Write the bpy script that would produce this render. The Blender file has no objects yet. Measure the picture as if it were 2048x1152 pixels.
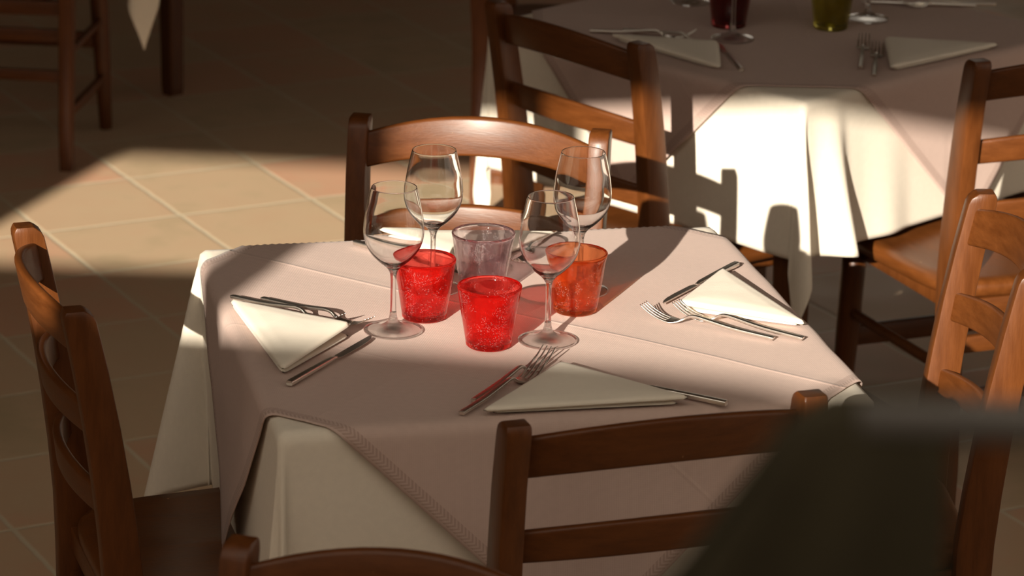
import bpy, bmesh, math, random
from math import sin, cos, pi, sqrt, hypot, atan2, radians
from mathutils import Vector, Matrix, noise
random.seed(7)
S = bpy.context.scene
COL = S.collection
# ------------------------------------------------------------------ camera
CF, CP, CR, CH = 6697.1, 0.31546, 0.02061, 2.29      # focal length in px of 2048, pitch down, roll, height
fw = Vector((0, cos(CP), -sin(CP))); rt = Vector((1, 0, 0)); up = rt.cross(fw)
rt2 = rt*cos(CR) + up*sin(CR); up2 = -rt*sin(CR) + up*cos(CR)
cd = bpy.data.cameras.new('camera'); cam = bpy.data.objects.new('camera', cd); COL.objects.link(cam)
cd.sensor_width = 36; cd.lens = CF*36/2048; cd.clip_start = .05
m = Matrix((rt2, up2, -fw)).transposed().to_4x4(); m.translation = (0, 0, CH); cam.matrix_world = m
cd.dof.use_dof = True; cd.dof.focus_distance = 4.72; cd.dof.aperture_fstop = 7.5
S.camera = cam
def at(px, py, z):                                   # where the line of sight through a photo point meets height z
    d = fw + rt2*((px-1024)/CF) - up2*((py-576)/CF); t = (z-CH)/d.z
    return Vector((d.x*t, d.y*t, z))
# ------------------------------------------------------------------ light
S.view_settings.view_transform = 'Standard'; S.view_settings.look = 'None'
S.view_settings.gamma = 1; S.view_settings.use_curve_mapping = False; S.view_settings.exposure = 0
w = bpy.data.worlds.new('sky'); S.world = w; w.use_nodes = True
bg = w.node_tree.nodes['Background']
SUN = Vector((.074, .216, -.0799)).normalized()
def sky():                                            # warm sky, brighter around the sun
    nt = w.node_tree; g = nt.nodes.new('ShaderNodeTexCoord').outputs['Generated']
    d = nt.nodes.new('ShaderNodeVectorMath'); d.operation = 'DOT_PRODUCT'; nt.links.new(g, d.inputs[0]); d.inputs[1].default_value = tuple(-SUN)
    a = nt.nodes.new('ShaderNodeMath'); a.operation = 'MAXIMUM'; nt.links.new(d.outputs['Value'], a.inputs[0]); a.inputs[1].default_value = 0
    p = nt.nodes.new('ShaderNodeMath'); p.operation = 'POWER'; nt.links.new(a.outputs[0], p.inputs[0]); p.inputs[1].default_value = 6
    q = nt.nodes.new('ShaderNodeMath'); q.operation = 'MULTIPLY_ADD'; nt.links.new(p.outputs[0], q.inputs[0]); q.inputs[1].default_value = SKY_GLOW; q.inputs[2].default_value = SKY_BASE
    bg.inputs[0].default_value = (1.0, .86, .70, 1); nt.links.new(q.outputs[0], bg.inputs[1])
SKY_BASE, SKY_GLOW = .80, 1.8
sky()
sd = bpy.data.lights.new('sun', 'SUN'); sd.energy = 11.0; sd.color = (1, .90, .76); sd.angle = radians(.40)
so = bpy.data.objects.new('sun', sd); COL.objects.link(so)
so.rotation_euler = SUN.to_track_quat('-Z', 'Y').to_euler(); so.location = (-2, -5, 5)
# ------------------------------------------------------------------ node helpers
class NT:
    def __init__(s, name):
        s.m = bpy.data.materials.new(name); s.m.use_nodes = True; s.t = s.m.node_tree; s.t.nodes.clear()
        s.out = s.t.nodes.new('ShaderNodeOutputMaterial')
    def n(s, ty, ins=None, **kw):
        nd = s.t.nodes.new(ty)
        for k, v in kw.items(): setattr(nd, k, v)
        for k, v in (ins or {}).items():
            if isinstance(v, bpy.types.NodeSocket): s.t.links.new(v, nd.inputs[k])
            else: nd.inputs[k].default_value = v
        return nd
    def math(s, op, a, b=0.0, c=0.0): return s.n('ShaderNodeMath', {0: a, 1: b, 2: c}, operation=op).outputs[0]
    def ramp(s, f, stops):
        r = s.n('ShaderNodeValToRGB', {0: f}); e = r.color_ramp.elements
        while len(e) > 2: e.remove(e[-1])
        for i, (p, c) in enumerate(stops):
            if i > 1: e.new(p)
            e[i].position = p; e[i].color = (*c, 1)
        return r.outputs[0]
    def mix(s, f, a, b, bt='MIX'):
        nd = s.n('ShaderNodeMix', data_type='RGBA', blend_type=bt)
        for k, v in ((0, f), (6, a), (7, b)):
            if isinstance(v, bpy.types.NodeSocket): s.t.links.new(v, nd.inputs[k])
            else: nd.inputs[k].default_value = v if k == 0 else (*v, 1)
        return nd.outputs[2]
    def fin(s, sh): s.t.links.new(sh, s.out.inputs[0]); return s.m
    def pr(s, **kw):
        names = {'col': 'Base Color', 'rough': 'Roughness', 'metal': 'Metallic', 'nor': 'Normal', 'spec': 'Specular IOR Level',
                 'coat': 'Coat Weight', 'coatr': 'Coat Roughness', 'sheen': 'Sheen Weight', 'trans': 'Transmission Weight', 'ior': 'IOR'}
        ins = {}
        for k, v in kw.items():
            if k == 'col' and isinstance(v, tuple): v = (*v, 1)
            ins[names[k]] = v
        return s.n('ShaderNodeBsdfPrincipled', ins).outputs[0]
    def bump(s, h, st, d=.01): return s.n('ShaderNodeBump', {'Height': h, 'Strength': st, 'Distance': d}).outputs[0]
    def oc(s): return s.n('ShaderNodeTexCoord').outputs['Object']
def wood(name, c0, c1, rough=.42, coat=.08, g=(9, 9, 1.2)):
    k = NT(name); tc = k.oc()
    mp = k.n('ShaderNodeMapping', {0: tc, 3: g}).outputs[0]
    n1 = k.n('ShaderNodeTexNoise', {0: mp, 2: 9.0, 3: 5.0, 4: .6}).outputs[0]
    n2 = k.n('ShaderNodeTexNoise', {0: k.n('ShaderNodeMapping', {0: tc, 3: tuple(v*6.5 for v in g)}).outputs[0], 2: 8.0, 3: 3.0}).outputs[0]
    col = k.ramp(n1, [(.3, c0), (.7, c1)])
    col = k.mix(k.math('MULTIPLY', n2, .35), col, tuple(x*.55 for x in c0))
    wear = k.n('ShaderNodeTexNoise', {0: tc, 2: 55.0, 3: 4.0}).outputs[0]
    col = k.mix(k.ramp(wear, [(.76, (0, 0, 0)), (.80, (1, 1, 1))]), col, (.45, .25, .1))
    r = k.math('MULTIPLY_ADD', n1, .18, rough-.09)
    return k.fin(k.pr(col=col, rough=r, nor=k.bump(n2, .12, .002), coat=coat, coatr=.25, spec=.28))
WOOD = wood('walnut_stained_wood', (.078, .022, .004), (.128, .039, .008))
WOODH = wood('walnut_stained_cross_wood', (.078, .022, .004), (.128, .039, .008), g=(1.2, 9, 9))
WOODS = wood('walnut_stained_seat_wood', (.085, .025, .005), (.135, .042, .009), rough=.36, g=(9, 1.2, 9))
WOODD = wood('dark_stained_wood', (.07, .022, .006), (.11, .036, .009))
def cloth(name, c, weave=900., hem=None, half=0.5, var=.06):
    k = NT(name); uv = k.n('ShaderNodeUVMap').outputs[0]     # UV carries cloth coordinates in metres
    sx = k.n('ShaderNodeSeparateXYZ', {0: uv}); x, y = sx.outputs[0], sx.outputs[1]
    wx = k.math('SINE', k.math('MULTIPLY', x, weave*2)); wy = k.math('SINE', k.math('MULTIPLY', y, weave*2))
    wv = k.math('MULTIPLY', wx, wy)
    big = k.n('ShaderNodeTexNoise', {0: uv, 2: 90.0, 3: 4.0}).outputs[0]
    col = k.mix(big, tuple(v*(1-var) for v in c), tuple(min(1, v*(1+var)) for v in c))
    h = k.math('ADD', k.math('MULTIPLY', wv, .5), big)
    if hem:
        ax = k.math('ABSOLUTE', x); ay = k.math('ABSOLUTE', y)
        e = k.math('SUBTRACT', half, k.math('MAXIMUM', ax, ay))     # distance to edge
        al = k.math('MINIMUM', ax, ay)
        band = k.math('MULTIPLY', k.math('GREATER_THAN', e, .004), k.math('LESS_THAN', e, .020))
        zz = k.math('ABSOLUTE', k.math('SUBTRACT', e, .012))
        ph = k.math('ADD', k.math('MULTIPLY', al, 150.), k.math('MULTIPLY', zz, 150.))
        chev = k.math('GREATER_THAN', k.math('FRACT', ph), .5)
        f = k.math('MULTIPLY', band, k.math('MULTIPLY_ADD', chev, .38, .14))
        col = k.mix(f, col, hem)
        h = k.math('ADD', h, k.math('MULTIPLY', band, k.math('MULTIPLY', chev, 2.5)))
        wy_ = k.math('MULTIPLY', k.math('SINE', k.math('MULTIPLY', y, 8.0)), .006)
        for v_, c0, wd, am in ((k.math('ADD', x, wy_), -.008, .005, 7.0), (y, .004, .004, 3.0), (x, .255, .004, 3.0), (y, -.26, .004, 3.0)):
            dd = k.math('ABSOLUTE', k.math('ADD', v_, c0))          # ironed-in fold lines
            h = k.math('ADD', h, k.math('MULTIPLY', k.math('MAXIMUM', k.math('SUBTRACT', 1.0, k.math('DIVIDE', dd, wd)), 0.0), am))
    d = k.pr(col=col, rough=.9, nor=k.bump(h, .35, .0004), spec=.12, sheen=.1)
    tr = k.n('ShaderNodeBsdfTranslucent', {0: (*c, 1)}).outputs[0]
    return k.fin(k.n('ShaderNodeMixShader', {0: .12, 1: d, 2: tr}).outputs[0])
CREAM = cloth('cream_tablecloth', (.76, .69, .58))
MAUVE = cloth('mauve_overcloth', (.55, .41, .355), hem=(.28, .185, .15), half=.521)
NAPK = cloth('cream_napkin_cloth', (.78, .71, .60), var=.03)
def steel():
    k = NT('brushed_steel')
    n = k.n('ShaderNodeTexNoise', {0: k.oc(), 2: 300.0}).outputs[0]
    return k.fin(k.pr(col=(.78, .74, .68), metal=1.0, rough=k.math('MULTIPLY_ADD', n, .1, .26)))
STEEL = steel()
def glassm(name, tint, clear, seeds=False, H=0, pw=4.0, foot=False):
    k = NT(name); tc = k.oc()
    nz = k.n('ShaderNodeTexNoise', {0: tc, 2: 30.0, 3: 2.0}).outputs[0]
    h = k.math('MULTIPLY', nz, .5 if seeds else 0.0)
    if seeds:
        v = k.n('ShaderNodeTexVoronoi', {0: tc, 2: 480.0}).outputs[0]
        sp = k.math('LESS_THAN', v, .26)
        v2 = k.n('ShaderNodeTexNoise', {0: tc, 2: 60.0}).outputs[0]
        sp = k.math('MULTIPLY', sp, k.math('GREATER_THAN', v2, .52))
        h = k.math('ADD', h, k.math('MULTIPLY', sp, 1.2))
    nor = k.bump(h, .30 if seeds else .05, .0012)
    g = k.n('ShaderNodeBsdfGlass', {0: (*tint, 1), 1: 0.0, 2: 1.48, 'Normal': nor}).outputs[0]
    t = k.n('ShaderNodeBsdfTransparent', {0: (*tint, 1)}).outputs[0]
    gs = k.n('ShaderNodeBsdfGlossy', {0: (1, 1, 1, 1), 1: .03, 'Normal': nor}).outputs[0]
    fc = k.n('ShaderNodeLayerWeight', {0: .5, 'Normal': nor}).outputs['Facing']
    fr = k.math('MULTIPLY_ADD', k.math('POWER', fc, pw), .85, .035)
    t = k.n('ShaderNodeMixShader', {0: fr, 1: t, 2: gs}).outputs[0]
    if H:                                              # solid, bending glass in the thick base and the rounded lip
        z = k.n('ShaderNodeSeparateXYZ', {0: tc}).outputs[2]
        clear = k.math('MULTIPLY', clear, k.math('MULTIPLY', k.math('LESS_THAN', z, H-.0035), k.math('GREATER_THAN', z, .0085)))
    if foot:                                           # thicker glass towards the stem and in the rounded rim of the foot
        sx = k.n('ShaderNodeSeparateXYZ', {0: tc}); rr = k.math('SQRT', k.math('ADD', k.math('MULTIPLY', sx.outputs[0], sx.outputs[0]), k.math('MULTIPLY', sx.outputs[1], sx.outputs[1])))
        fx = k.n('ShaderNodeMapRange', {0: rr, 1: .010, 2: .024, 3: .15, 4: clear}).outputs[0]
        clear = k.math('MULTIPLY', fx, k.math('LESS_THAN', rr, .0396))
    sh = k.n('ShaderNodeMixShader', {0: clear, 1: g, 2: t}).outputs[0]
    if seeds:
        df = k.n('ShaderNodeBsdfTranslucent', {0: (*[x**4 for x in tint], 1)}).outputs[0]
        d2 = k.n('ShaderNodeBsdfDiffuse', {0: (*[x**4*.55 for x in tint], 1)}).outputs[0]
        df = k.n('ShaderNodeMixShader', {0: .55, 1: df, 2: d2}).outputs[0]
        sh = k.n('ShaderNodeMixShader', {0: seeds, 1: sh, 2: df}).outputs[0]
        wh = k.n('ShaderNodeBsdfDiffuse', {0: (*[.5+.4*x for x in tint], 1)}).outputs[0]
        sh = k.n('ShaderNodeMixShader', {0: k.math('MULTIPLY', sp, .12), 1: sh, 2: wh}).outputs[0]
    return k.fin(sh)
def pureglass(name, c):
    k = NT(name); g = k.n('ShaderNodeBsdfGlass', {0: (*c, 1), 1: 0.0, 2: 1.46}).outputs[0]
    return k.fin(g)
CLEAR = pureglass('clear_wine_glass', (.99, .995, .995))
STEMG = glassm('clear_stem_glass', (.985, .99, .99), .3)
FOOTG = glassm('clear_foot_glass', (.99, .995, .995), .93, pw=5.0, foot=True)
RED = glassm('red_bubbled_glass', (1.0, .40, .37), .75, .09, .088)
ORANGE = glassm('orange_bubbled_glass', (1.0, .62, .40), .75, .09, .088)
LILAC = glassm('smoky_lilac_glass', (.91, .85, .87), .80, .03, .091)
OLIVE = glassm('olive_yellow_glass', (.78, .74, .38), .85, .05, .105)
DKRED = glassm('deep_red_glass', (.62, .28, .28), .85, .03, .105)
def floor_mat():
    k = NT('terracotta_tiles'); tc = k.oc()
    sx = k.n('ShaderNodeSeparateXYZ', {0: tc}); x, y = sx.outputs[0], sx.outputs[1]
    T, th, u0, v0 = .33507, 5.19936, 1.82044, -7.34029
    a = k.math('ADD', k.math('MULTIPLY', x, cos(th)), k.math('MULTIPLY', y, sin(th)))
    b = k.math('ADD', k.math('MULTIPLY', x, -sin(th)), k.math('MULTIPLY', y, cos(th)))
    p = k.math('DIVIDE', k.math('SUBTRACT', a, v0), T); q = k.math('DIVIDE', k.math('SUBTRACT', b, u0), T)
    wob = k.n('ShaderNodeTexNoise', {0: tc, 2: 14.0}).outputs[0]; wob = k.math('MULTIPLY_ADD', wob, .02, -.01)
    p = k.math('ADD', p, wob); q = k.math('ADD', q, wob)
    def dist(v):
        f = k.math('FRACT', v); return k.math('MINIMUM', f, k.math('SUBTRACT', 1.0, f))
    e = k.math('MINIMUM', dist(p), dist(q))
    idv = k.n('ShaderNodeCombineXYZ', {0: k.math('FLOOR', p), 1: k.math('FLOOR', q), 2: 0.0}).outputs[0]
    wn = k.n('ShaderNodeTexWhiteNoise', {0: idv}, noise_dimensions='3D').outputs[0]
    n1 = k.n('ShaderNodeTexNoise', {0: k.n('ShaderNodeVectorMath', {0: tc, 1: k.n('ShaderNodeVectorMath', {0: idv, 1: (3.7, 1.9, 0)}, operation='MULTIPLY').outputs[0]}, operation='ADD').outputs[0], 2: 7.0, 3: 6.0, 4: .6}).outputs[0]
    f = k.math('ADD', k.math('MULTIPLY', wn, .45), k.math('MULTIPLY', n1, .75))
    c = k.ramp(f, [(.25, (.43, .33, .20)), (.45, (.53, .385, .245)), (.62, (.53, .37, .235)), (.82, (.57, .33, .21))])
    c = k.mix(k.ramp(e, [(.011, (1, 1, 1)), (.017, (0, 0, 0))]), c, (.56, .48, .34))
    n3 = k.n('ShaderNodeTexNoise', {0: tc, 2: 3.0, 3: 8.0, 4: .65}).outputs[0]
    hh = k.math('ADD', k.math('MULTIPLY', k.ramp(e, [(.008, (0, 0, 0)), (.022, (1, 1, 1))]), 1.0), k.math('MULTIPLY', n3, .6))
    return k.fin(k.pr(col=c, rough=k.math('MULTIPLY_ADD', n3, .3, .28), nor=k.bump(hh, .5, .002), spec=.45))
def plain(name, c, rough=.6, metal=0.0, nz=25., amt=.12, bmp=.1):
    k = NT(name); n = k.n('ShaderNodeTexNoise', {0: k.oc(), 2: nz, 3: 5.0}).outputs[0]
    col = k.mix(n, tuple(v*(1-amt) for v in c), tuple(min(1, v*(1+amt)) for v in c))
    return k.fin(k.pr(col=col, rough=rough, metal=metal, nor=k.bump(n, bmp, .003)))
# ------------------------------------------------------------------ object helpers
def link(name, me, mat, parent=None, smooth=True):
    o = bpy.data.objects.new(name, me); COL.objects.link(o)
    if mat: me.materials.append(mat)
    if smooth:
        for p in me.polygons: p.use_smooth = True
    if parent: o.parent = parent
    return o
def mesh(vs, fs, uvs=None):
    me = bpy.data.meshes.new('m'); me.from_pydata([tuple(v) for v in vs], [], fs)
    if uvs:
        l = me.uv_layers.new(name='UVMap')
        for lp in me.loops: l.data[lp.index].uv = uvs[lp.vertex_index]
    bm = bmesh.new(); bm.from_mesh(me); bmesh.ops.recalc_face_normals(bm, faces=bm.faces); bm.to_mesh(me); bm.free()
    me.update(); return me
def tag(o, label=None, cat=None, group=None, kind=None):
    if label: o['label'] = label
    if cat: o['category'] = cat
    if group: o['group'] = group
    if kind: o['kind'] = kind
    return o
def thing(name, loc=(0, 0, 0), rz=0.0, label=None, cat=None, group=None):
    o = bpy.data.objects.new(name, None); COL.objects.link(o); o.location = loc; o.rotation_euler = (0, 0, rz)
    o.empty_display_size = .05
    return tag(o, label, cat, group)
def copy_tree(o, parent=None):
    c = o.copy(); COL.objects.link(c)
    if parent: c.parent = parent
    for ch in list(o.children): copy_tree(ch, c)
    return c
def sharp(o, ang=40):
    me = o.data; bm = bmesh.new(); bm.from_mesh(me)
    for e in bm.edges:
        e.smooth = not (len(e.link_faces) == 2 and e.calc_face_angle(0) > radians(ang))
    bm.to_mesh(me); bm.free(); return o
def boxm(x0, y0, z0, x1, y1, z1, bev=0.0, seg=2):
    bm = bmesh.new(); bmesh.ops.create_cube(bm, size=1)
    for v in bm.verts: v.co = Vector(((x0+x1)/2+v.co.x*(x1-x0), (y0+y1)/2+v.co.y*(y1-y0), (z0+z1)/2+v.co.z*(z1-z0)))
    if bev: bmesh.ops.bevel(bm, geom=list(bm.edges), offset=bev, segments=seg, profile=.5, affect='EDGES')
    me = bpy.data.meshes.new('m'); bm.to_mesh(me); bm.free(); return me
def loft(secs, close_u=True, cap=True, uvs=None):
    n = len(secs[0]); vs = [p for s in secs for p in s]; fs = []
    for i in range(len(secs)-1):
        for j in range(n if close_u else n-1):
            a, b = i*n+j, i*n+(j+1) % n; fs.append((a, b, b+n, a+n))
    if cap: fs.append(tuple(range(n-1, -1, -1))); fs.append(tuple(range((len(secs)-1)*n, len(secs)*n)))
    return mesh(vs, fs)
def rsec(hw, hd, ch=.18, k=3):
    """rounded rectangle outline in (a,b), half sizes hw,hd"""
    r = min(hw, hd)*ch; o = []
    for cx, cy, a0 in ((hw-r, hd-r, 0), (-hw+r, hd-r, 90), (-hw+r, -hd+r, 180), (hw-r, -hd+r, 270)):
        for i in range(k+1):
            a = radians(a0+90*i/k); o.append((cx+r*cos(a), cy+r*sin(a)))
    return o
def lathe(prof, n=64, closed=False):
    vs, fs = [], []; idx = []
    for r, z in prof:
        if r < 1e-6: idx.append([len(vs)]); vs.append((0, 0, z))
        else:
            idx.append(list(range(len(vs), len(vs)+n)))
            vs += [(r*cos(2*pi*i/n), r*sin(2*pi*i/n), z) for i in range(n)]
    pairs = list(zip(idx, idx[1:])) + ([(idx[-1], idx[0])] if closed else [])
    for A, B in pairs:
        for i in range(n):
            j = (i+1) % n
            if len(A) == 1 and len(B) == 1: continue
            if len(A) == 1: fs.append((A[0], B[j], B[i]))
            elif len(B) == 1: fs.append((A[i], A[j], B[0]))
            else: fs.append((A[i], A[j], B[j], B[i]))
    return mesh(vs, fs)
def smoothpts(pts, k=6):
    """Catmull-Rom through tuples"""
    out = []
    P = [pts[0]]+list(pts)+[pts[-1]]
    for i in range(1, len(P)-2):
        p0, p1, p2, p3 = P[i-1:i+3]
        for j in range(k):
            t = j/k
            out.append(tuple(.5*((2*b)+(-a+c)*t+(2*a-5*b+4*c-d)*t*t+(-a+3*b-3*c+d)*t**3) for a, b, c, d in zip(p0, p1, p2, p3)))
    out.append(pts[-1]); return out
# ------------------------------------------------------------------ setting
FL = link('floor', mesh([(-9, .9, 0), (9, .9, 0), (9, 16, 0), (-9, 16, 0)], [(0, 1, 2, 3)]), floor_mat(), smooth=False); tag(FL, kind='structure')
PLAST = plain('ochre_plaster', (.30, .25, .19), .9, nz=6)
def wall(name, x0, y0, z0, x1, y1, z1):
    return tag(link(name, boxm(x0, y0, z0, x1, y1, z1), PLAST, smooth=False), kind='structure')
# unseen wall added behind the camera, its opening cut to shape the sun patches
def front_sun_mask():
    Y = -1.0; d = .12
    def L(u, v): return (u+.3426*Y, v-.370*Y)
    inner = [L(-3.77, 2.637), L(-2.75, 2.627), L(-2.7, 2.445), L(-1.3, 2.370), L(-1.13, 2.347), L(-.97, 2.316), L(-.62, 2.312), L(-.48, 2.43), L(1.8, 2.43), L(1.8, 2.73), L(-1.58, 2.94), L(-3.77, 3.008)]
    outer = [(-9, -0.1), (-4, -.1), (-3, -.1), (0, -.1), (.5, -.1), (1.0, -.1), (1.5, -.1), (2.0, -.1), (7, -.1), (7, 4.9), (-1.5, 4.9), (-9, 4.9)]
    vs, fs = [], []
    for yy in (Y, Y-d):
        vs += [(x, yy, z) for x, z in outer]; vs += [(x, yy, z) for x, z in inner]
    n = 12
    for i in range(n):
        j = (i+1) % n
        fs += [(i, j, n+j, n+i), (2*n+i, 3*n+i, 3*n+j, 2*n+j), (n+i, n+j, 3*n+j, 3*n+i), (i, 2*n+i, 2*n+j, j)]
    tag(link('wall_front_sun_mask', mesh(vs, fs), PLAST, smooth=False), kind='structure')
front_sun_mask()
tag(link('window_1', boxm(-2.425, -1.10, 2.74, -2.348, -1.02, 3.38, .004), PLAST, smooth=False), kind='structure')
wall('wall_left', -9.1, -1.1, -.1, -9, 16, 3.4)
wall('wall_back', -9, 16, -.1, 1.1, 16.1, 3.4)
wall('wall_back_right', 2.15, 16, -.1, 9, 16.1, 3.4)  # gap between the two back walls added to brighten the floor's reflection
tag(link('ceiling_shade', boxm(-9, 3.1, 3.4, 9, 16, 3.5), plain('dark_ceiling_boards', (.12, .09, .06), .8), smooth=False), kind='structure')  # unseen, added to cut skylight on the floor and tabletops
# upper landing that the camera stands on
tag(link('floor_landing', boxm(-3, -1, .9, 3, 1.3, 1.0), plain('landing_stone', (.2, .16, .12), .7), smooth=False), kind='structure')
tag(link('trim_landing', boxm(-3, 1.2, -.1, 3, 1.3, .9), PLAST, smooth=False), kind='structure')
# ------------------------------------------------------------------ chair
def post_y(z):                                        # centreline of the rear post (local y) over height
    if z < .45: return -.20 - .012*((.45-z)/.45)**1.3
    t = (z-.45)/.43; return -.20 - .028*t - .032*t*t
def make_chair():
    t = thing('wooden_chair')
    zs = [0, .1, .2, .3, .4, .47, .55, .63, .71, .79, .84, .864, .872, .877, .880]
    for s in (-1, 1):
        secs = []
        for z in zs:
            x = s*(.180+.015*min(1, max(0, (z-.1)/.7)))
            if z < .45: hd = .018 + .0095*(z/.45)
            else: hd = .0275 - .006*(z-.45)/.43
            hw = .0162
            k = 1.0
            if z > .866:
                q = (z-.866)/.014; k = 1-.42*q*q
            if z == 0: hw *= .9; hd *= .9
            secs.append([(x+a*(1 if z < .8795 else .93), post_y(z)+b*k-(1-k)*.006, z) for a, b in rsec(hw, hd, .2, 2)])
        sharp(link('rear_leg', loft(secs), WOOD, t))
    # ladder slats, bowed backwards
    for zc, hh, bow, crown in ((.828, .0285, .044, .021), (.702, .0225, .040, .014), (.582, .021, .036, .011)):
        secs = []
        for i in range(17):
            u = -1+2*i/16; x = u*.181; zz = zc+crown*(1-u*u); y0 = post_y(zc)-bow*(1-u*u)+.002
            lean = (post_y(zc+.03)-post_y(zc-.03))/.06
            sec = []
            h_ = hh*(1+.10*(1-u*u))
            for a, b in rsec(.0070, h_, .75, 3): sec.append((x, y0+a+lean*b, zz+b))
            secs.append(sec)
        sharp(link('back_slat', loft(secs), WOODH, t))
    # seat: rounded, dished board
    N = 40; top, bot = [], []
    rings = [0, .25, .5, .7, .85, .95, 1.0]
    vs = []; fs = []
    def outline(a):
        c, s_ = cos(a), sin(a); p = 5.0
        r = (abs(c)**p+abs(s_)**p)**(-1/p); x, y = r*c, r*s_
        wd = .190+.026*(y*.5+.5)
        return x*wd, y*.217+.007
    def sz(x, y, f):
        return .452 - .010*math.exp(-(((abs(x)-.085)/.075)**2+((y+.02)/.11)**2)) - (.006*((f-.95)/.05)**2 if f > .95 else 0)
    for f in rings:
        for i in range(N):
            ox, oy = outline(2*pi*i/N); vs.append((ox*f, oy*f, sz(ox*f, oy*f, f)))
    for q, z in ((1.012, .438), (1.0, .424), (.97, .420)):
        for i in range(N):
            ox, oy = outline(2*pi*i/N); vs.append((ox*q, oy*q, z))
    R = len(rings)+3
    for i in range(R-1):
        for j in range(N):
            a, b = i*N+j, i*N+(j+1) % N; fs.append((a, b, b+N, a+N))
    fs.append(tuple((R-1)*N+j for j in range(N)))
    sharp(link('seat', mesh(vs, fs), WOODS, t), 50)
    # front legs, round and tapered
    for s in (-1, 1):
        secs = []
        for z, r in ((0, .0150), (.005, .0165), (.12, .0195), (.25, .0225), (.36, .0235), (.422, .0225)):
            secs.append([(s*(.182+.012*(1-z/.42))+r*cos(2*pi*i/20), .165+.012*(1-z/.42)+r*sin(2*pi*i/20), z) for i in range(20)])
        link('front_leg', loft(secs), WOOD, t)
    # apron and stretchers
    def bar(n, p, q, hw, hh, ch=.5):
        p = Vector(p); q = Vector(q); d = (q-p).normalized(); sx = d.cross(Vector((0, 0, 1))).normalized(); sz_ = sx.cross(d)
        secs = [[p+(q-p)*f+sx*a+sz_*b for a, b in rsec(hw, hh, ch, 2)] for f in (0, 1)]
        sharp(link(n, loft(secs), WOOD if n.startswith('side') else WOODH, t))
    for s in (-1, 1):
        bar('side_apron', (s*.168, .165, .406), (s*.168, -.198, .406), .009, .014, .3)
        bar('side_stretcher', (s*.186, .166, .285), (s*.181, -.204, .285), .010, .010, .9)
        bar('side_stretcher', (s*.189, .170, .135), (s*.180, -.212, .135), .009, .012, .6)
    bar('front_apron', (-.183, .165, .402), (.183, .165, .402), .009, .020, .3)
    bar('rear_apron', (-.180, -.200, .402), (.180, -.200, .402), .009, .018, .3)
    bar('front_stretcher', (-.186, .168, .235), (.186, .168, .235), .009, .020, .4)
    bar('rear_stretcher', (-.180, -.206, .235), (.180, -.206, .235), .008, .014, .4)
    bar('rear_stretcher', (-.180, -.203, .335), (.180, -.203, .335), .008, .016, .4)
    return t
CH0 = make_chair(); used = [False]
def chair(PL, PR, label, group=None, z=0.0):
    """left and right post tops as seen by the sitter's back"""
    PL = Vector(PL[:2]); PR = Vector(PR[:2]); M = (PL+PR)/2; x = (PR-PL).normalized(); f = Vector((-x.y, x.x))
    o = CH0 if not used[0] else copy_tree(CH0); used[0] = True
    p = M + f*.260; o.location = (p.x, p.y, z); o.rotation_euler = (0, 0, atan2(x.y, x.x))
    tag(o, label, 'chair', group); return o
zt = .88
chair(at(1205, 262, zt), at(718, 230, zt), 'sunlit brown wooden chair facing the camera behind the glasses on the central table')
chair((-.697, 4.566), (-.575, 4.191), 'dark brown wooden chair left of the central table, its far post tip sunlit')
chair(at(1033, 845, zt), at(1620, 785, zt), 'shaded dark wooden chair seen from behind at the front edge of the central table')
chair((.728, 4.44), (.706, 4.84), 'orange-lit wooden chair with curved slats at the right side of the central table')
chair(at(995, 2, zt), at(1280, 85, zt), 'wooden chair seen from behind, between central chair and far table, shadow bands on its slats')
chair(at(1955, 120, zt), at(1955, 120, zt)+Vector((.365, .155, 0)), 'wooden chair with sunlit smooth seat at the right front of the far table')
chair((.085, 3.292), (-.296, 3.409), 'dark wooden chair cut by the bottom edge, only post and arched top slat showing')
chair((-.085, 7.865), (-.135, 7.475), 'shaded wooden chair at the left of the far table, a slanting dark post')
chair((-1.473, 7.862), (-1.085, 7.827), 'brown wooden chair in the top left corner, only legs and stretchers showing')
# ------------------------------------------------------------------ tables and cloths
def table(c, ang, label, inset=.345):
    t = thing('square_table', (c[0], c[1], 0), ang, label, 'table')
    link('tabletop', boxm(-.384, -.384, .735, .384, .384, .762, .006), WOODD, t, smooth=False)
    link('table_apron', boxm(-.34, -.34, .66, .34, .34, .735, .004), WOODD, t, smooth=False)
    for sx in ((-1, 1) if inset else (0,)):
        for sy in ((-1, 1) if inset else (0,)):
            secs = [[(sx*inset+a, sy*inset+b, z) for a, b in rsec(h, h, .3, 2)] for z, h in ((0, .021), (.02, .023), (.735, .030))]
            link('table_leg', loft(secs), WOODD, t, smooth=False)
    return t
def bend(d, beta, R=.014):
    L = R*(pi/2-beta)
    if d <= 0: return 0, 0
    if d < L: a = d/R; return R*sin(a), R*(1-cos(a))
    a = pi/2-beta; o, v = R*sin(a), R*(1-cos(a)); e = d-L
    return o+e*sin(beta), v+e*cos(beta)
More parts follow.
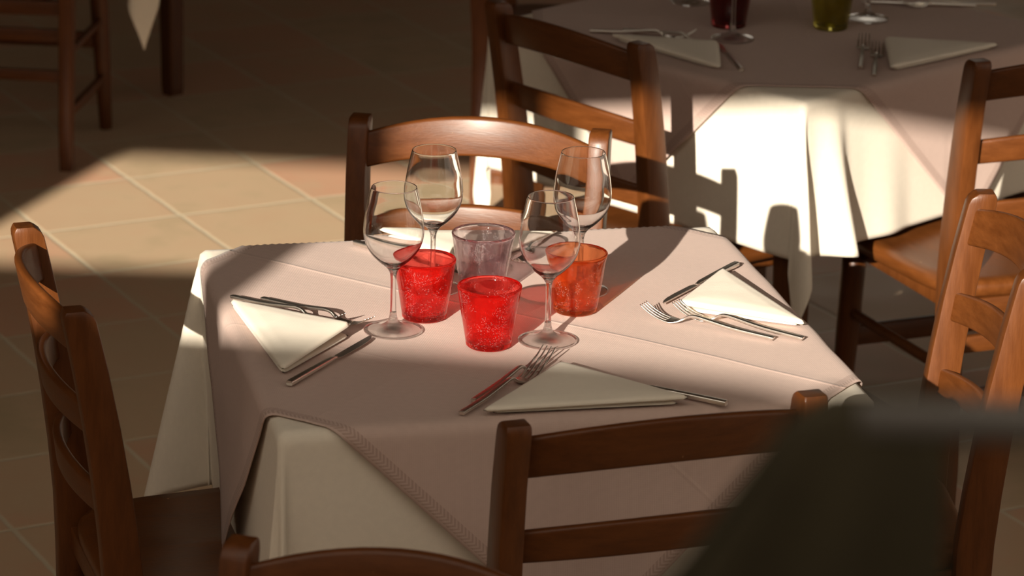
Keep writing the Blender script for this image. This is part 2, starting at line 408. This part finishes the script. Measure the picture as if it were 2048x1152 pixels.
def tablecloth(c, ang, label, half=.71, A=.36, seed=0, corner=None, ripa=.04, pleats=()):
    a = .393; N = 150; vs, uv, fs = [], [], []
    us = [-half+2*half*i/N for i in range(N+1)]
    for i, s in enumerate(us):
        for j, t in enumerate(us):
            ds, dt = abs(s)-a, abs(t)-a; gs, gt = (1 if s > 0 else -1), (1 if t > 0 else -1)
            r1 = noise.noise(Vector((s*5, t*5, seed))); 
            if ds <= 0 and dt <= 0: x, y, z = s, t, .7655+.0006*r1
            elif dt <= 0 or ds <= 0:
                d = max(ds, dt); q = (t if dt <= 0 else s)
                rip = ripa*sin(q*13+seed+gs*2+gt)*(abs(q)/a)**5
                b = -.015+rip*min(1, d/.2); o, v = bend(d, b, .012)
                for (px_, py_, q0, q1, q2, am) in pleats:     # a pleat swelling from q0 to q1, falling back by q2
                    if (gs if dt <= 0 else 0, 0 if dt <= 0 else gt) == (px_, py_):
                        sh_ = .10*d; u_ = (q-sh_-q0)/(q1-q0); w_ = (q-sh_-q1)/(q2-q1)
                        f_ = (u_*u_*(3-2*u_) if 0 <= u_ <= 1 else (1-w_*w_*(3-2*w_) if 0 < w_ < 1 else 0))
                        o += am*f_*(d/.3)**1.3
                if dt <= 0: x, y = gs*(a+o), t
                else: x, y = s, gt*(a+o)
                z = .7655-v
            else:
                r = hypot(ds, dt); ph = atan2(dt, ds)
                k = sin(2*ph); AA = A if corner is None else corner.get((gs, gt), A)
                b = -.015+AA*abs(k)**1.6 + (.07*sin(6*ph+seed+gs)*abs(k))*min(1, r/.15)
                rb = (ripa*sin(a*13+seed+gs*2+gt))*min(1, r/.2)*(1-abs(k))
                o, v = bend(r, b+rb, .012)
                # azimuth eased so the fold pinches towards the diagonal
                pe = ph + .30*sin(4*ph)*(-1)*min(1, r/.2)*.6
                x, y, z = gs*(a+o*cos(pe)), gt*(a+o*sin(pe)), .7655-v
            vs.append((x, y, z)); uv.append((s, t))
    for i in range(N):
        for j in range(N):
            q = i*(N+1)+j; fs.append((q, q+1, q+N+2, q+N+1))
    o = link('tablecloth', mesh(vs, fs, uv), CREAM); o.location = (c[0], c[1], 0); o.rotation_euler = (0, 0, ang)
    md = o.modifiers.new('s', 'SOLIDIFY'); md.thickness = .0012; md.offset = -1
    return tag(o, label, 'tablecloth')
def overcloth(c, ang, label, half=.521, seed=0, dang=.008, off=(0, 0)):
    a = .395; N = 130; vs, uv, fs = [], [], []
    us = [-half+2*half*i/N for i in range(N+1)]; co, si = cos(pi/4+dang), sin(pi/4+dang)
    for p in us:
        for q in us:
            s, t = p*co-q*si+off[0], p*si+q*co+off[1]
            ds, dt = abs(s)-a, abs(t)-a; gs, gt = (1 if s > 0 else -1), (1 if t > 0 else -1)
            h = .0009*noise.noise(Vector((p*9, q*9, seed+5)))+.0010*math.exp(-((p-.008)/.012)**2)+.0006*math.exp(-(q/.012)**2)
            z0 = .7680+h
            if ds <= 0 and dt <= 0: x, y, z = s, t, z0
            elif ds > 0 and dt > 0:
                r = hypot(ds, dt); ph = atan2(dt, ds); o, v = bend(r, .05+.25*sin(2*ph)**2, .014); x, y, z = gs*(a+o*cos(ph)), gt*(a+o*sin(ph)), z0-v
            else:
                d = max(ds, dt); w_ = (t if dt <= 0 else s)
                b = .022+.030*sin(w_*7+seed+gs)**2*min(1, d/.2); o, v = bend(d, b, .014); o += h*2
                if dt <= 0: x, y = gs*(a+o+.002), t
                else: x, y = s, gt*(a+o+.002)
                z = z0-v
            vs.append((x, y, z)); uv.append((p, q))
    for i in range(N):
        for j in range(N):
            q = i*(N+1)+j; fs.append((q, q+1, q+N+2, q+N+1))
    o = link('overcloth', mesh(vs, fs, uv), MAUVE); o.location = (c[0], c[1], 0); o.rotation_euler = (0, 0, ang)
    md = o.modifiers.new('s', 'SOLIDIFY'); md.thickness = .0012; md.offset = 1
    return tag(o, label, 'tablecloth')
TC, TA = (.008, 4.527), .223
table(TC, TA, 'square wooden table hidden under the central cream and mauve cloths')
tablecloth(TC, TA, 'cream tablecloth with long drop on the central table, under the mauve overcloth', seed=1.3, half=.78, A=.2, corner={(-1, 1): .33, (-1, -1): .12, (1, 1): .2})
overcloth(TC, TA, 'mauve-grey overcloth with stitched hem laid diagonally on the central table under the red tumblers')
BC_, BA = (.512, 6.335), radians(45.0)
table(BC_, BA, 'square wooden table hidden under the cloths of the far table at top right')
tablecloth(BC_, BA, 'sunlit cream tablecloth on the far table at top right', seed=2.1, half=.695, A=.25, ripa=.05, pleats=((0, -1, -.385, -.325, -.285, .055), (0, -1, -.25, -.17, -.10, .010), (-1, 0, .02, .12, .2, .018)), corner={(-1, -1): .16, (-1, 1): .06, (1, -1): .12})
overcloth(BC_, BA, 'mauve-grey overcloth on the far table, mostly in shade', seed=3, off=(.066, .012))
TC3 = (-.913, 8.62)
table(TC3, pi/4, 'square wooden table at the top left, its dark leg right of the hanging cloth corner', 0)
tablecloth(TC3, pi/4, 'cream tablecloth whose single hanging corner shows at the top left', seed=.6, half=.745, A=.2, corner={(-1, -1): .24})
# ------------------------------------------------------------------ glassware
def wineglass_parts():
    t = thing('wine_glass')
    foot = [(0, 0), (.037, 0), (.0405, .0008), (.0413, .0018), (.0400, .0030), (.030, .0045), (.018, .0080), (.0090, .0135), (.0058, .0200), (.0046, .028)]
    stem = [(.0041, .040), (.0039, .060), (.0041, .078), (.0054, .086), (.0075, .0905)]
    ob = [(.0120, .0955), (.0210, .1030), (.0305, .1130), (.0375, .1240), (.0412, .1350), (.0425, .1460), (.0420, .1570), (.0400, .1720), (.0370, .1880), (.0340, .2020), (.0318, .2100)]
    rim = [(.03165, .2103), (.0314, .2104), (.03115, .2102)]
    inn = [(.0313, .2095), (.03345, .2010), (.03645, .1870), (.03945, .1720), (.0414, .1570), (.0419, .1460), (.0405, .1353), (.0367, .1248), (.0295, .1143), (.0196, .1048), (.0092, .0985), (0, .0968)]
    link('bowl', lathe([(0, .0905)]+smoothpts(stem[-1:]+ob, 4)+rim+smoothpts(inn, 4), 72), CLEAR, t)
    link('stem', lathe([(0, .0275)]+smoothpts(foot[-1:]+stem, 4)+[(0, .0906)], 40), STEMG, t)
    link('foot', lathe(smoothpts(foot, 3)+[(0, .0281)], 72), FOOTG, t)
    return t
WG = wineglass_parts(); wgu = [False]
TZ = .7705
def wineglass(x, y, label, rz=0, z=TZ):
    o = WG if not wgu[0] else copy_tree(WG); wgu[0] = True
    o.location = (x, y, z); o.rotation_euler = (0, 0, rz); return tag(o, label, 'wine glass')
def tumbler(x, y, mat, name, label, rz=0, H=.088, rb=.0315, rtp=.0450, z=TZ, lean=0):
    pr = [(0, 0), (rb-.003, 0), (rb, .0025)]
    n = 10
    for i in range(1, n+1):
        q = i/n; pr.append((rb+(rtp-rb)*q, .0025+(H-.0035)*q))
    pr += [(rtp-.0006, H), (rtp-.0020, H+.0003), (rtp-.0032, H-.0008)]
    for i in range(1, n+1):
        q = 1-i/n; pr.append((rb+(rtp-rb)*q-.0031-.0008*(1-q), .009+(H-.0105)*q))
    pr.append((0, .0078))
    me = lathe(pr, 72)
    for v in me.vertices:                              # hand-blown wobble
        nn = noise.noise(Vector((v.co.x*22, v.co.y*22, v.co.z*18+x*9)))
        k = 1+.022*nn*min(1, v.co.z/.03); v.co.x *= k; v.co.y *= k
    o = link(name, me, mat); o.location = (x, y, z); o.rotation_euler = (0, lean, rz)
    return tag(o, label, 'tumbler')
wineglass(-.166, 4.452, 'clear wine glass at front left, beside the left red tumbler')
wineglass(.051, 4.422, 'clear wine glass at front right, between the front red tumbler and the orange tumbler', .7)
wineglass(-.116, 4.646, 'clear wine glass at back left, behind the left red tumbler', 1.4)
wineglass(.099, 4.650, 'clear wine glass at back right, behind the orange tumbler', 2.2)
tumbler(-.124, 4.514, RED, 'tumbler', 'red bubbled glass tumbler on the left, behind the front left wine glass')
tumbler(-.031, 4.397, RED, 'tumbler', 'red bubbled glass tumbler standing frontmost on the central table', 1.1)
tumbler(.091, 4.558, ORANGE, 'tumbler', 'orange bubbled glass tumbler on the right of the central table', .6)
tumbler(-.043, 4.635, LILAC, 'tumbler', 'smoky lilac glass tumbler behind the front red one', 2.0, H=.091, rtp=.0465)
# far table
def far(px, py): v = at(px, py, TZ); return v.x, v.y
x, y = far(1465, 78); wineglass(x, y, 'clear wine glass in front of the dark red tumbler on the far table')
x, y = far(1735, 38); wineglass(x, y, 'clear wine glass beside the olive yellow tumbler on the far table', 1)
x, y = far(1382, 4); wineglass(x, y, 'clear wine glass behind the left napkin of the far table, only its foot in view', 2)
x, y = far(1457, 52); tumbler(x, y, DKRED, 'tumbler', 'dark red glass tumbler on the far table', H=.105, rb=.033, rtp=.047)
x, y = far(1661, 56); tumbler(x, y, OLIVE, 'tumbler', 'olive yellow glass tumbler on the far table', H=.105, rb=.033, rtp=.047)
# ------------------------------------------------------------------ cutlery
def frame(p, q, roll=0):
    """matrix with local x from p to q"""
    p = Vector(p); q = Vector(q); x = (q-p).normalized(); z = Vector((0, 0, 1)); z = (z-x*z.dot(x)).normalized(); y = z.cross(x)
    mm = Matrix((x, y, z)).transposed().to_4x4() @ Matrix.Rotation(roll, 4, 'X'); mm.translation = p; return mm
def strip(path, prof):
    """path: (x,y,z,halfwidth,halfthick) ; returns mesh"""
    secs = []
    for i, (x, y, z, w_, h) in enumerate(path):
        a = path[max(0, i-1)]; b = path[min(len(path)-1, i+1)]; d = Vector((b[0]-a[0], 0, b[2]-a[2])).normalized(); n = Vector((-d.z, 0, d.x))
        secs.append([Vector((x, y+p, z))+n*q for p, q in rsec(w_, h, prof, 3)])
    return loft(secs)
def make_fork():
    t = thing('fork')
    hp = smoothpts([(0, 0, .0035, .0042, .0022), (.004, 0, .0035, .0043, .0026), (.06, 0, .0065, .0042, .0024), (.105, 0, .0120, .0034, .0022), (.120, 0, .0135, .0029, .0021),
          (.130, 0, .0120, .0027, .0019), (.138, 0, .0070, .0032, .0016), (.146, 0, .0030, .0080, .0011), (.155, 0, .0015, .0118, .0009), (.163, 0, .0022, .0122, .0009)], 4)
    sharp(link('handle', strip(hp, .55), STEEL, t), 50)
    for k in range(4):
        y = -.0103+k*.00687
        tp = smoothpts([(.1615, y, .0021, .0017, .0008), (.175, y, .0050, .0015, .0008), (.190, y*.97, .0115, .0013, .0007), (.203, y*.94, .0200, .0008, .0005)], 4)
        link('tine', strip(tp, .8), STEEL, t)
    return t
def make_knife():
    t = thing('knife')
    hp = smoothpts([(0, 0, .0045, .0040, .0028), (.003, 0, .0045, .0050, .0036), (.06, 0, .0048, .0046, .0034), (.108, 0, .0048, .0040, .0028), (.116, 0, .0045, .0030, .0022), (.122, 0, .0040, .0030, .0016)], 3)
    sharp(link('handle', strip(hp, .6), STEEL, t), 50)
    secs = []
    for x, y0, y1 in ((.119, -.0030, .0030), (.126, -.0052, .0036), (.132, -.0066, .0038), (.175, -.0070, .0040), (.200, -.0058, .0041), (.213, -.0034, .0041), (.222, 0.0, .0038), (.226, .0024, .0034)):
        secs.append([Vector((x, y0, .0040)), Vector((x, (y0+y1)/2, .0048)), Vector((x, y1, .0050)), Vector((x, y1, .0030)), Vector((x, (y0+y1)/2, .0032)), Vector((x, y0, .0038))])
    sharp(link('blade', loft(secs), STEEL, t), 50)
    return t
FK, KN = make_fork(), make_knife(); fku, knu = [0], [0]
def cutlery(kind, p, q, label, z0=TZ+.001, z1=None, roll=0, back=0.0):
    """p: handle end, q: direction point on the table"""
    src, u = (FK, fku) if kind == 'fork' else (KN, knu)
    o = src if not u[0] else copy_tree(src); u[0] += 1
    z1 = z0 if z1 is None else z1
    P = Vector((p[0], p[1], z0)); Q = Vector((q[0], q[1], z1)); o.matrix_world = frame(P, Q, roll)
    return tag(o, label, kind)
A_ = lambda px, py, z=.775: at(px, py, z)
# right setting
cutlery('fork', A_(1545, 676), A_(1279, 606, .79), 'steel fork, outermost at the right setting, tines pointing left')
cutlery('fork', A_(1604, 676), A_(1334, 600, .79), 'steel fork lying closest to the bright white napkin on the right')
cutlery('knife', A_(1472, 529), A_(1318, 609), 'steel knife half under the bright white napkin at the right setting')
# left setting
cutlery('fork', A_(527, 597), A_(750, 640, .79), 'upper steel fork at the left setting, its tines towards the glasses')
cutlery('fork', A_(466, 597), A_(690, 638, .79), 'steel fork half covered by the left napkin', z0=TZ+.004)
cutlery('knife', A_(580, 767), A_(768, 660), 'steel knife in front of the left napkin')
# front setting
cutlery('fork', A_(948, 800), A_(1106, 690, .79), 'upper steel fork at the front setting, left of the folded napkin')
cutlery('fork', A_(924, 825), A_(1125, 695, .79), 'lower steel fork at the front setting, nearest the front edge', z0=TZ+.001)
cutlery('knife', A_(1450, 807), A_(1140, 744), 'steel knife whose handle sticks out from under the front napkin')
# back setting
cutlery('knife', A_(712, 486), A_(900, 540), 'steel knife with its handle end showing behind the front left wine glass')
cutlery('fork', A_(1110, 462), A_(1020, 520, .79), 'steel fork behind the smoky lilac tumbler')
# far table
cutlery('fork', A_(1182, 62), A_(1440, 56, .80), 'steel fork behind the left napkin of the far table, handle to the left', z0=TZ+.002)
cutlery('fork', A_(1250, 60), A_(1395, 58, .80), 'second steel fork behind the left napkin of the far table', z0=TZ+.003)
cutlery('knife', A_(1482, 140), A_(1410, 60), 'steel knife poking out right of the left napkin on the far table')
cutlery('fork', A_(1721, 134), A_(1730, 60, .79), 'steel fork, left of the pair between the tumbler and right napkin on the far table')
cutlery('fork', A_(1748, 150), A_(1757, 75, .79), 'steel fork, right of the pair lying against the right napkin on the far table')
cutlery('fork', A_(1990, 8), A_(1790, -4, .79), 'steel fork at the far edge of the far table, top right')
cutlery('knife', A_(1950, 12), A_(1790, 6), 'steel knife lying beside the fork at the far edge of the far table')
# ------------------------------------------------------------------ napkins
def napkin(pts, hs, label, thick=.0035, rolls=(0,), z0=TZ+.0012, seed=0, low=.90):
    """triangular folded napkin: pts three xy corners, hs height of the top layer at each, rolled on the edges listed"""
    t = thing('folded_napkin', (*((Vector(pts[0][:2])+Vector(pts[1][:2])+Vector(pts[2][:2]))/3), z0), 0, label, 'napkin')
    C0 = t.location.copy()
    def layer(sc, hb, ht, sd, nm):
        N = 34; P = [Vector((p[0], p[1], 0)) for p in pts]; c = (P[0]+P[1]+P[2])/3; P = [c+(p-c)*sc for p in P]
        vs, fs, uv, id_ = [], [], [], {}
        for side in (1, 0):
            for i in range(N+1):
                for j in range(N+1-i):
                    u, v = i/N, j/N; w_ = 1-u-v
                    # round the corners a little
                    b = [w_, u, v]
                    q = P[0]*w_+P[1]*u+P[2]*v
                    for k in range(3):
                        if b[k] > .93: q = q.lerp(c, (b[k]-.93)*.55)
                    e = min((b[k]) for k in range(3))*3.0
                    base = hb[0]*w_+hb[1]*u+hb[2]*v; tp = ht[0]*w_+ht[1]*u+ht[2]*v
                    L = max(.04, (P[1]-P[0]).length)*.9
                    dd = min(1, e*L/.011*.5); edge = sqrt(max(0, 1-(1-dd)**2))
                    puff = .0035*min(1, e*2.2)+.0012*noise.noise(Vector((q.x*22, q.y*22, sd)))*min(1, e*4)
                    mid = (base+tp)/2
                    # top layer sags between its corners
                    z = (mid+(tp-mid)*edge+puff*edge) if side else (mid-(mid-base)*edge)
                    if side == 0 and e <= 1e-9: id_[(0, i, j)] = id_[(1, i, j)]; continue
                    id_[(side, i, j)] = len(vs); vs.append((q.x-C0.x, q.y-C0.y, z)); uv.append((q.x, q.y))
        for side in (1, 0):
            for i in range(N):
                for j in range(N-i):
                    a, b_, c_ = id_[(side, i, j)], id_[(side, i+1, j)], id_[(side, i, j+1)]
                    fs.append((a, b_, c_) if side else (a, c_, b_))
                    if i+j < N-1:
                        d_ = id_[(side, i+1, j+1)]; fs.append((b_, d_, c_) if side else (b_, c_, d_))
        return link(nm, mesh(vs, fs, uv), NAPK, t)
    lo = (0, 0, 0)
    layer(low, lo, (thick,)*3, seed, 'lower_fold')
    hb = tuple(max(thick*.6, h-thick*1.9) for h in hs)
    layer(1.0, hb, tuple(max(h, thick*1.9) for h in hs), seed+9, 'upper_fold')
    return t
napkin([A_(456, 596, .78), A_(706, 655, .785), A_(565, 742, .78)], (.010, .022, .012), 'cream folded napkin on the left, half sunlit, beside two forks', seed=1, low=.965)
napkin([A_(1444, 534, .79), A_(1618, 648, .78), A_(1352, 606, .785)], (.020, .010, .016), 'bright sunlit cream napkin at the right setting', seed=2)
napkin([A_(1120, 722, .785), A_(1388, 800, .78), A_(958, 828, .775)], (.016, .014, .010), 'shaded cream folded napkin nearest the camera on the central table', seed=3)
napkin([A_(746, 456, .79), A_(1120, 460, .785), A_(950, 532, .775)], (.016, .014, .008), 'cream folded napkin behind the glasses, seen through the wine bowls', seed=4)
napkin([A_(1214, 64, .785), A_(1438, 76, .79), A_(1442, 140, .775)], (.012, .014, .010), 'shaded cream napkin on the left of the far table', seed=5)
napkin([A_(1768, 72, .785), A_(2004, 82, .785), A_(1780, 143, .775)], (.014, .010, .012), 'shaded cream napkin on the right of the far table', seed=6)
# ------------------------------------------------------------------ blurred foreground: railing of the landing with a dark cloth on it
def fg():
    MET = plain('grey_painted_metal', (.12, .11, .10), .55, .2)
    t = thing('landing_railing', (.62, 1.08, 1.0), 0, 'blurred dark grey metal railing crossing the lower right foreground', 'railing')
    def tube(n, p, q, r):
        p = Vector(p); q = Vector(q); d = (q-p).normalized(); a = d.orthogonal().normalized(); b = d.cross(a)
        link(n, loft([[p+(q-p)*f+a*r*cos(2*pi*i/16)+b*r*sin(2*pi*i/16) for i in range(16)] for f in (0, 1)]), MET, t)
    tube('top_rail', (-.50, .0, .893), (.7, .0, .885), .0075)
    tube('rail_post', (.60, 0, 0), (.60, 0, .88), .008)
    tube('rail_post', (-.42, 0, 0), (-.42, 0, .888), .008)
    # the cloth: folded over the rail, spreading to the left as it hangs
    k = NT('dark_olive_fabric'); n = k.n('ShaderNodeTexNoise', {0: k.oc(), 2: 40.0}).outputs[0]
    mat = k.fin(k.pr(col=k.mix(n, (.026, .020, .008), (.045, .036, .016)), rough=.95))
    vs, fs, uv = [], [], []; NU, NV = 24, 40
    for j in range(NV+1):
        v = -1+2*j/NV                                   # -1 back bottom .. 0 over the rail .. 1 front bottom
        L = abs(v); drop = .42*L
        for i in range(NU+1):
            u = i/NU
            xl = .109-.72*min(drop, .16); xr = .150+.01*L
            x = xl+(xr-xl)*u; rr = .010
            y = (rr*sin(min(1, L*8)*pi/2)+.012*L*sin(u*14)+.01*L)*(-1 if v > 0 else 1)
            z = 1.0+.893+.010*cos(min(1, L*8)*pi/2)-max(0, drop-.008)
            vs.append((x, 1.08+y, z)); uv.append((u, v))
    for j in range(NV):
        for i in range(NU):
            q = j*(NU+1)+i; fs.append((q, q+1, q+NU+2, q+NU+1))
    o = link('draped_cloth', mesh(vs, fs, uv), mat); md = o.modifiers.new('s', 'SOLIDIFY'); md.thickness = .004
    tag(o, 'dark olive cloth, very blurred, hanging over the railing at the lower right', 'cloth')
fg()
# repeats share a group
GR = {'chair': ('ladder-back wooden chairs around the tables',)*2, 'wine glass': ('wine glasses on the central table', 'wine glasses on the far table'),
      'tumbler': ('coloured glass tumblers on the central table', 'coloured glass tumblers on the far table'),
      'fork': ('forks on the central table', 'forks on the far table'), 'knife': ('knives on the central table', 'knives on the far table'),
      'napkin': ('folded napkins on the central table', 'folded napkins on the far table'), 'table': ('square dining tables',)*2}
for o in list(bpy.data.objects):
    if o.parent is None and o.get('category') in GR: o['group'] = GR[o['category']][1 if o.matrix_world.translation.y > 5.4 or o.location.y > 5.4 else 0]
for o in list(bpy.data.objects):
    if o.name.split('.')[0] == 'tablecloth': o['group'] = 'cream tablecloths'
    if o.name.split('.')[0] == 'overcloth': o['group'] = 'mauve-grey overcloths'
